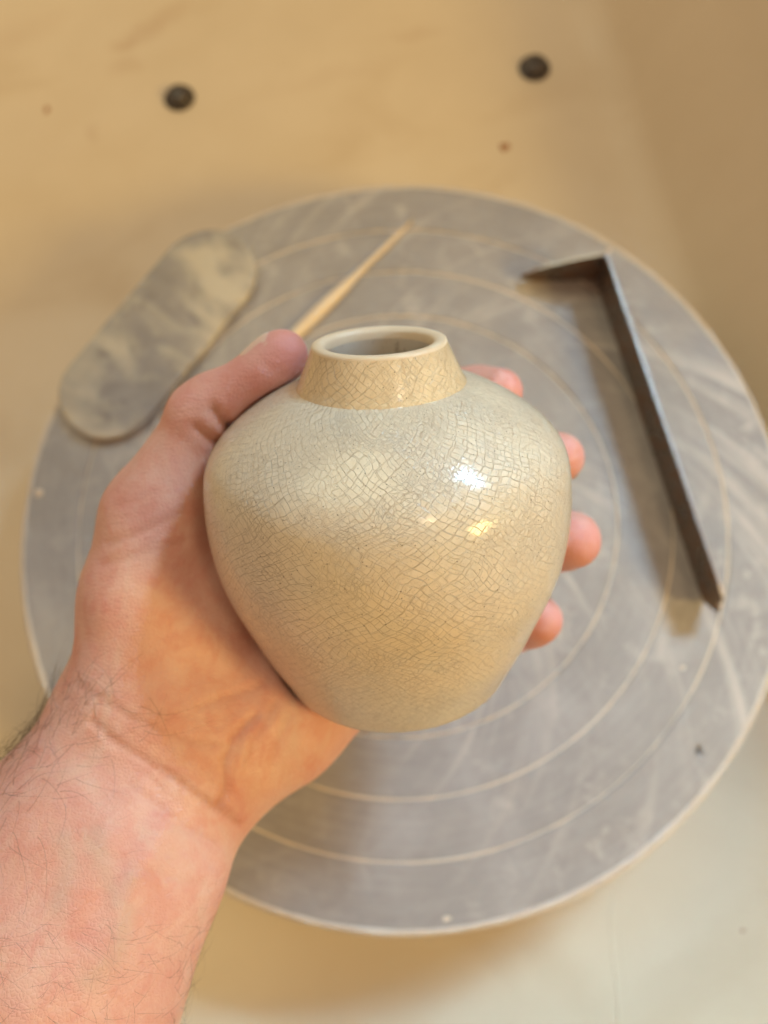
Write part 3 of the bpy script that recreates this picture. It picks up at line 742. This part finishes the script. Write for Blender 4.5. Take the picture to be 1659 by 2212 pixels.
for line, w, dep, colr in CREASES:
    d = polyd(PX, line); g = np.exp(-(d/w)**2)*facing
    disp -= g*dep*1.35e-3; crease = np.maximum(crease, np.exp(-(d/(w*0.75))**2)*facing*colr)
    disp += np.exp(-((d-2.2*w)/(1.6*w))**2)*facing*dep*0.22e-3
for line, w, dep in ((r3((820, 640), (700, 800), (560, 1050), (420, 1350)), 34, 0.9), (r3((980, 560), (1080, 430), (1180, 330)), 20, 0.5), (r3((600, 640), (470, 850), (330, 1150)), 30, 0.55)):   # tendons
    d = polyd(PX, line); disp += np.exp(-(d/w)**2)*facing*dep*1e-3
for line, w in ((r3((420, 820), (460, 1000), (540, 1150), (500, 1330), (380, 1450)), 24), (r3((280, 830), (300, 950), (250, 1130)), 20), (r3((560, 1000), (500, 1120)), 20)):  # veins
    d = polyd(PX, line); g = np.exp(-(d/w)**2)*facing; pale = np.maximum(pale, g*0.8); disp += g*0.25e-3
# flushed tips, thumb
for (x, y, r, amt) in ((1110, 840, 75, .9), (1240, 990, 70, .75), (1280, 1170, 75, .8), (1195, 1340, 80, .8), (630, 760, 100, 1.0), (540, 830, 120, .75), (400, 870, 80, .45), (300, 1080, 90, .25)):
    red = np.maximum(red, amt*np.exp(-(((PX-np.array([x, y]))**2).sum(1))/r**2))
wob = (np.sin(HV[:, 0]*310+1)*np.sin(HV[:, 1]*270)*np.sin(HV[:, 2]*290+2)+np.sin(HV[:, 0]*140+HV[:, 1]*180+2)*np.sin(HV[:, 1]*150+HV[:, 2]*160))*0.22e-3
HV = HV+HN_*(disp+wob*facing*0.9)[:, None]
HV = smooth(HV, HF, 1, 0.3)
hme = bpy.data.meshes.new('person')
hme.from_pydata([], [], [])
hme.vertices.add(len(HV)); hme.vertices.foreach_set('co', HV.astype('f').ravel())
hme.loops.add(HF.size); hme.loops.foreach_set('vertex_index', HF.astype('i').ravel())
hme.polygons.add(len(HF)); hme.polygons.foreach_set('loop_start', np.arange(0, HF.size, 4, dtype='i')); hme.polygons.foreach_set('loop_total', np.full(len(HF), 4, 'i'))
hme.update(); hme.validate()
ca = hme.color_attributes.new('tone', 'FLOAT_COLOR', 'POINT')
ca.data.foreach_set('color', np.stack([red, crease, pale, np.ones(len(HV))], 1).astype('f').ravel())
hand = link('person', hme, SKIN); hand.matrix_world = CAM_M
tag(hand, 'left hand and bare forearm reaching in from the lower left, cupping the vase', 'person')

# nails: thin curved plates set into the finger ends
def nail(center, along, up, L, W, thick=0.0005, curve=0.006):
    along = np.array(along, float); along /= np.linalg.norm(along); up = np.array(up, float); up -= along*(up@along); up /= np.linalg.norm(up); side = np.cross(along, up)
    nu, nv = 12, 10; V, F = [], []
    for lay in (0, 1):
        for i in range(nu+1):
            u = -1+2*i/nu
            for j in range(nv+1):
                v = -1+2*j/nv
                vv = v*math.sqrt(max(0.05, 1-0.16*max(0, -u)**4-0.25*max(0, u)**3))
                x = u*L/2*(1-0.14*v*v*(1 if u > 0 else 0.7)); s = vv*W/2
                z = -(s*s)/(2*curve) - 0.10*(x*x)/L*0.9 - (thick if lay else 0) - 0.0004*(abs(u)**6)
                V.append(np.array(center)+along*x+side*s+up*z)
    n = nv+1; o = (nu+1)*n
    for i in range(nu):
        for j in range(nv):
            a = i*n+j; F += [(a, a+n, a+n+1, a+1), (o+a, o+a+1, o+a+n+1, o+a+n)]
    for i in range(nu):
        F += [(i*n, o+i*n, o+(i+1)*n, (i+1)*n), (i*n+nv, (i+1)*n+nv, o+(i+1)*n+nv, o+i*n+nv)]
    for j in range(nv):
        F += [(j, j+1, o+j+1, o+j), (nu*n+j, o+nu*n+j, o+nu*n+j+1, nu*n+j+1)]
    ob = link('nail', mesh_from(V, F), NAIL, hand); return ob
# thumb nail faces up-left in the picture
tA, tB = cpt(548, 821, .1980), cpt(613, 767, .1968); al = tB-tA; al /= np.linalg.norm(al)
upd = np.array([-0.60, 0.70, 0.38]); upd -= al*(upd@al); upd /= np.linalg.norm(upd)
nail(cpt(586, 791, .1974)+upd*0.00795, al, upd, 0.0105, 0.0100)
for nm, rr_ in (('index', .0078), ('middle', .0083), ('ring', .0088), ('pinky', .0075)):
    a, b = cpt(*FG[nm][4][:3]), cpt(*FG[nm][5][:3]); al = b-a; al /= np.linalg.norm(al)
    prev = cpt(*FG[nm][3][:3]); up_ = np.array([0.8, 0.05, -0.75]); nail((a*0.45+b*0.55)+(up_-al*(up_@al))/np.linalg.norm(up_-al*(up_@al))*rr_, al, up_, 0.011, 0.0095)

# arm hair
def hairs():
    V, F = [], []
    vis = facing > 0.02
    def grow(sel, count, L0, L1, dirpx, curl, rad):
        ids = np.flatnonzero(sel)
        if len(ids) == 0: return
        for i in rng.choice(ids, min(count, len(ids)), replace=False):
            p = HV[i].copy(); n = HN_[i]; base = np.array([dirpx[0], -dirpx[1], 0.0])+rng.normal(0, 0.45, 3); base -= n*(base@n); base /= np.linalg.norm(base)
            L = rng.uniform(L0, L1); m = 8; d = base*0.8+n*0.5; cv = rng.normal(0, curl); sd = np.cross(n, base)
            pts = [p-n*0.0004]
            for k in range(m):
                d = d+sd*cv/m-n*0.62/m; dd = d/np.linalg.norm(d); pts.append(pts[-1]+dd*L/m)
            b0 = len(V)
            for k, q in enumerate(pts):
                r = rad*(1-0.8*k/m); t = pts[min(k+1, m)]-pts[max(k-1, 0)]; t /= np.linalg.norm(t); a = np.cross(t, [0.3, 0.2, 0.9]); a /= np.linalg.norm(a); b = np.cross(t, a)
                for w in range(3): V.append(q+r*(math.cos(2.094*w)*a+math.sin(2.094*w)*b))
            for k in range(m):
                for w in range(3): F.append((b0+k*3+w, b0+k*3+(w+1) % 3, b0+k*3+3+(w+1) % 3, b0+k*3+3+w))
    x, y = PX[:, 0], PX[:, 1]
    edge = HN_[:, 2] > -0.3
    lft = polyd(PX, [(190, 1500), (110, 1560), (20, 1660), (-60, 1760)])
    grow((lft < 70) & edge & (y > 1480), 190, 0.008, 0.018, (0.35, -0.55), 1.4, 0.000046)
    grow((lft < 26) & (HN_[:, 2] < 0.35) & (y > 1450) & (x > -60), 200, 0.006, 0.014, (-0.35, -0.8), 1.2, 0.000045)
    grow((lft < 150) & edge & (y > 1500), 70, 0.010, 0.020, (0.9, 0.25), 1.6, 0.000042)
    grow((y > 1980) & (y < 2400) & (x > -120) & (x < 520) & edge, 240, 0.004, 0.011, (0.8, 0.2), 0.9, 0.000030)
    grow((y > 1700) & (y < 2100) & (x > -60) & (x < 300) & edge, 50, 0.004, 0.008, (0.8, 0.2), 0.8, 0.000018)
    rgt = polyd(PX, [(455, 1900), (430, 2030), (380, 2140), (330, 2250)])
    grow((rgt < 26) & (y > 1900), 80, 0.003, 0.006, (0.8, 0.4), 0.6, 0.00002)
    o = link('arm_hair', mesh_from(V, F), HAIR, hand); o['kind'] = 'stuff'; o['label'] = 'fine dark hair on the forearm'
hairs()
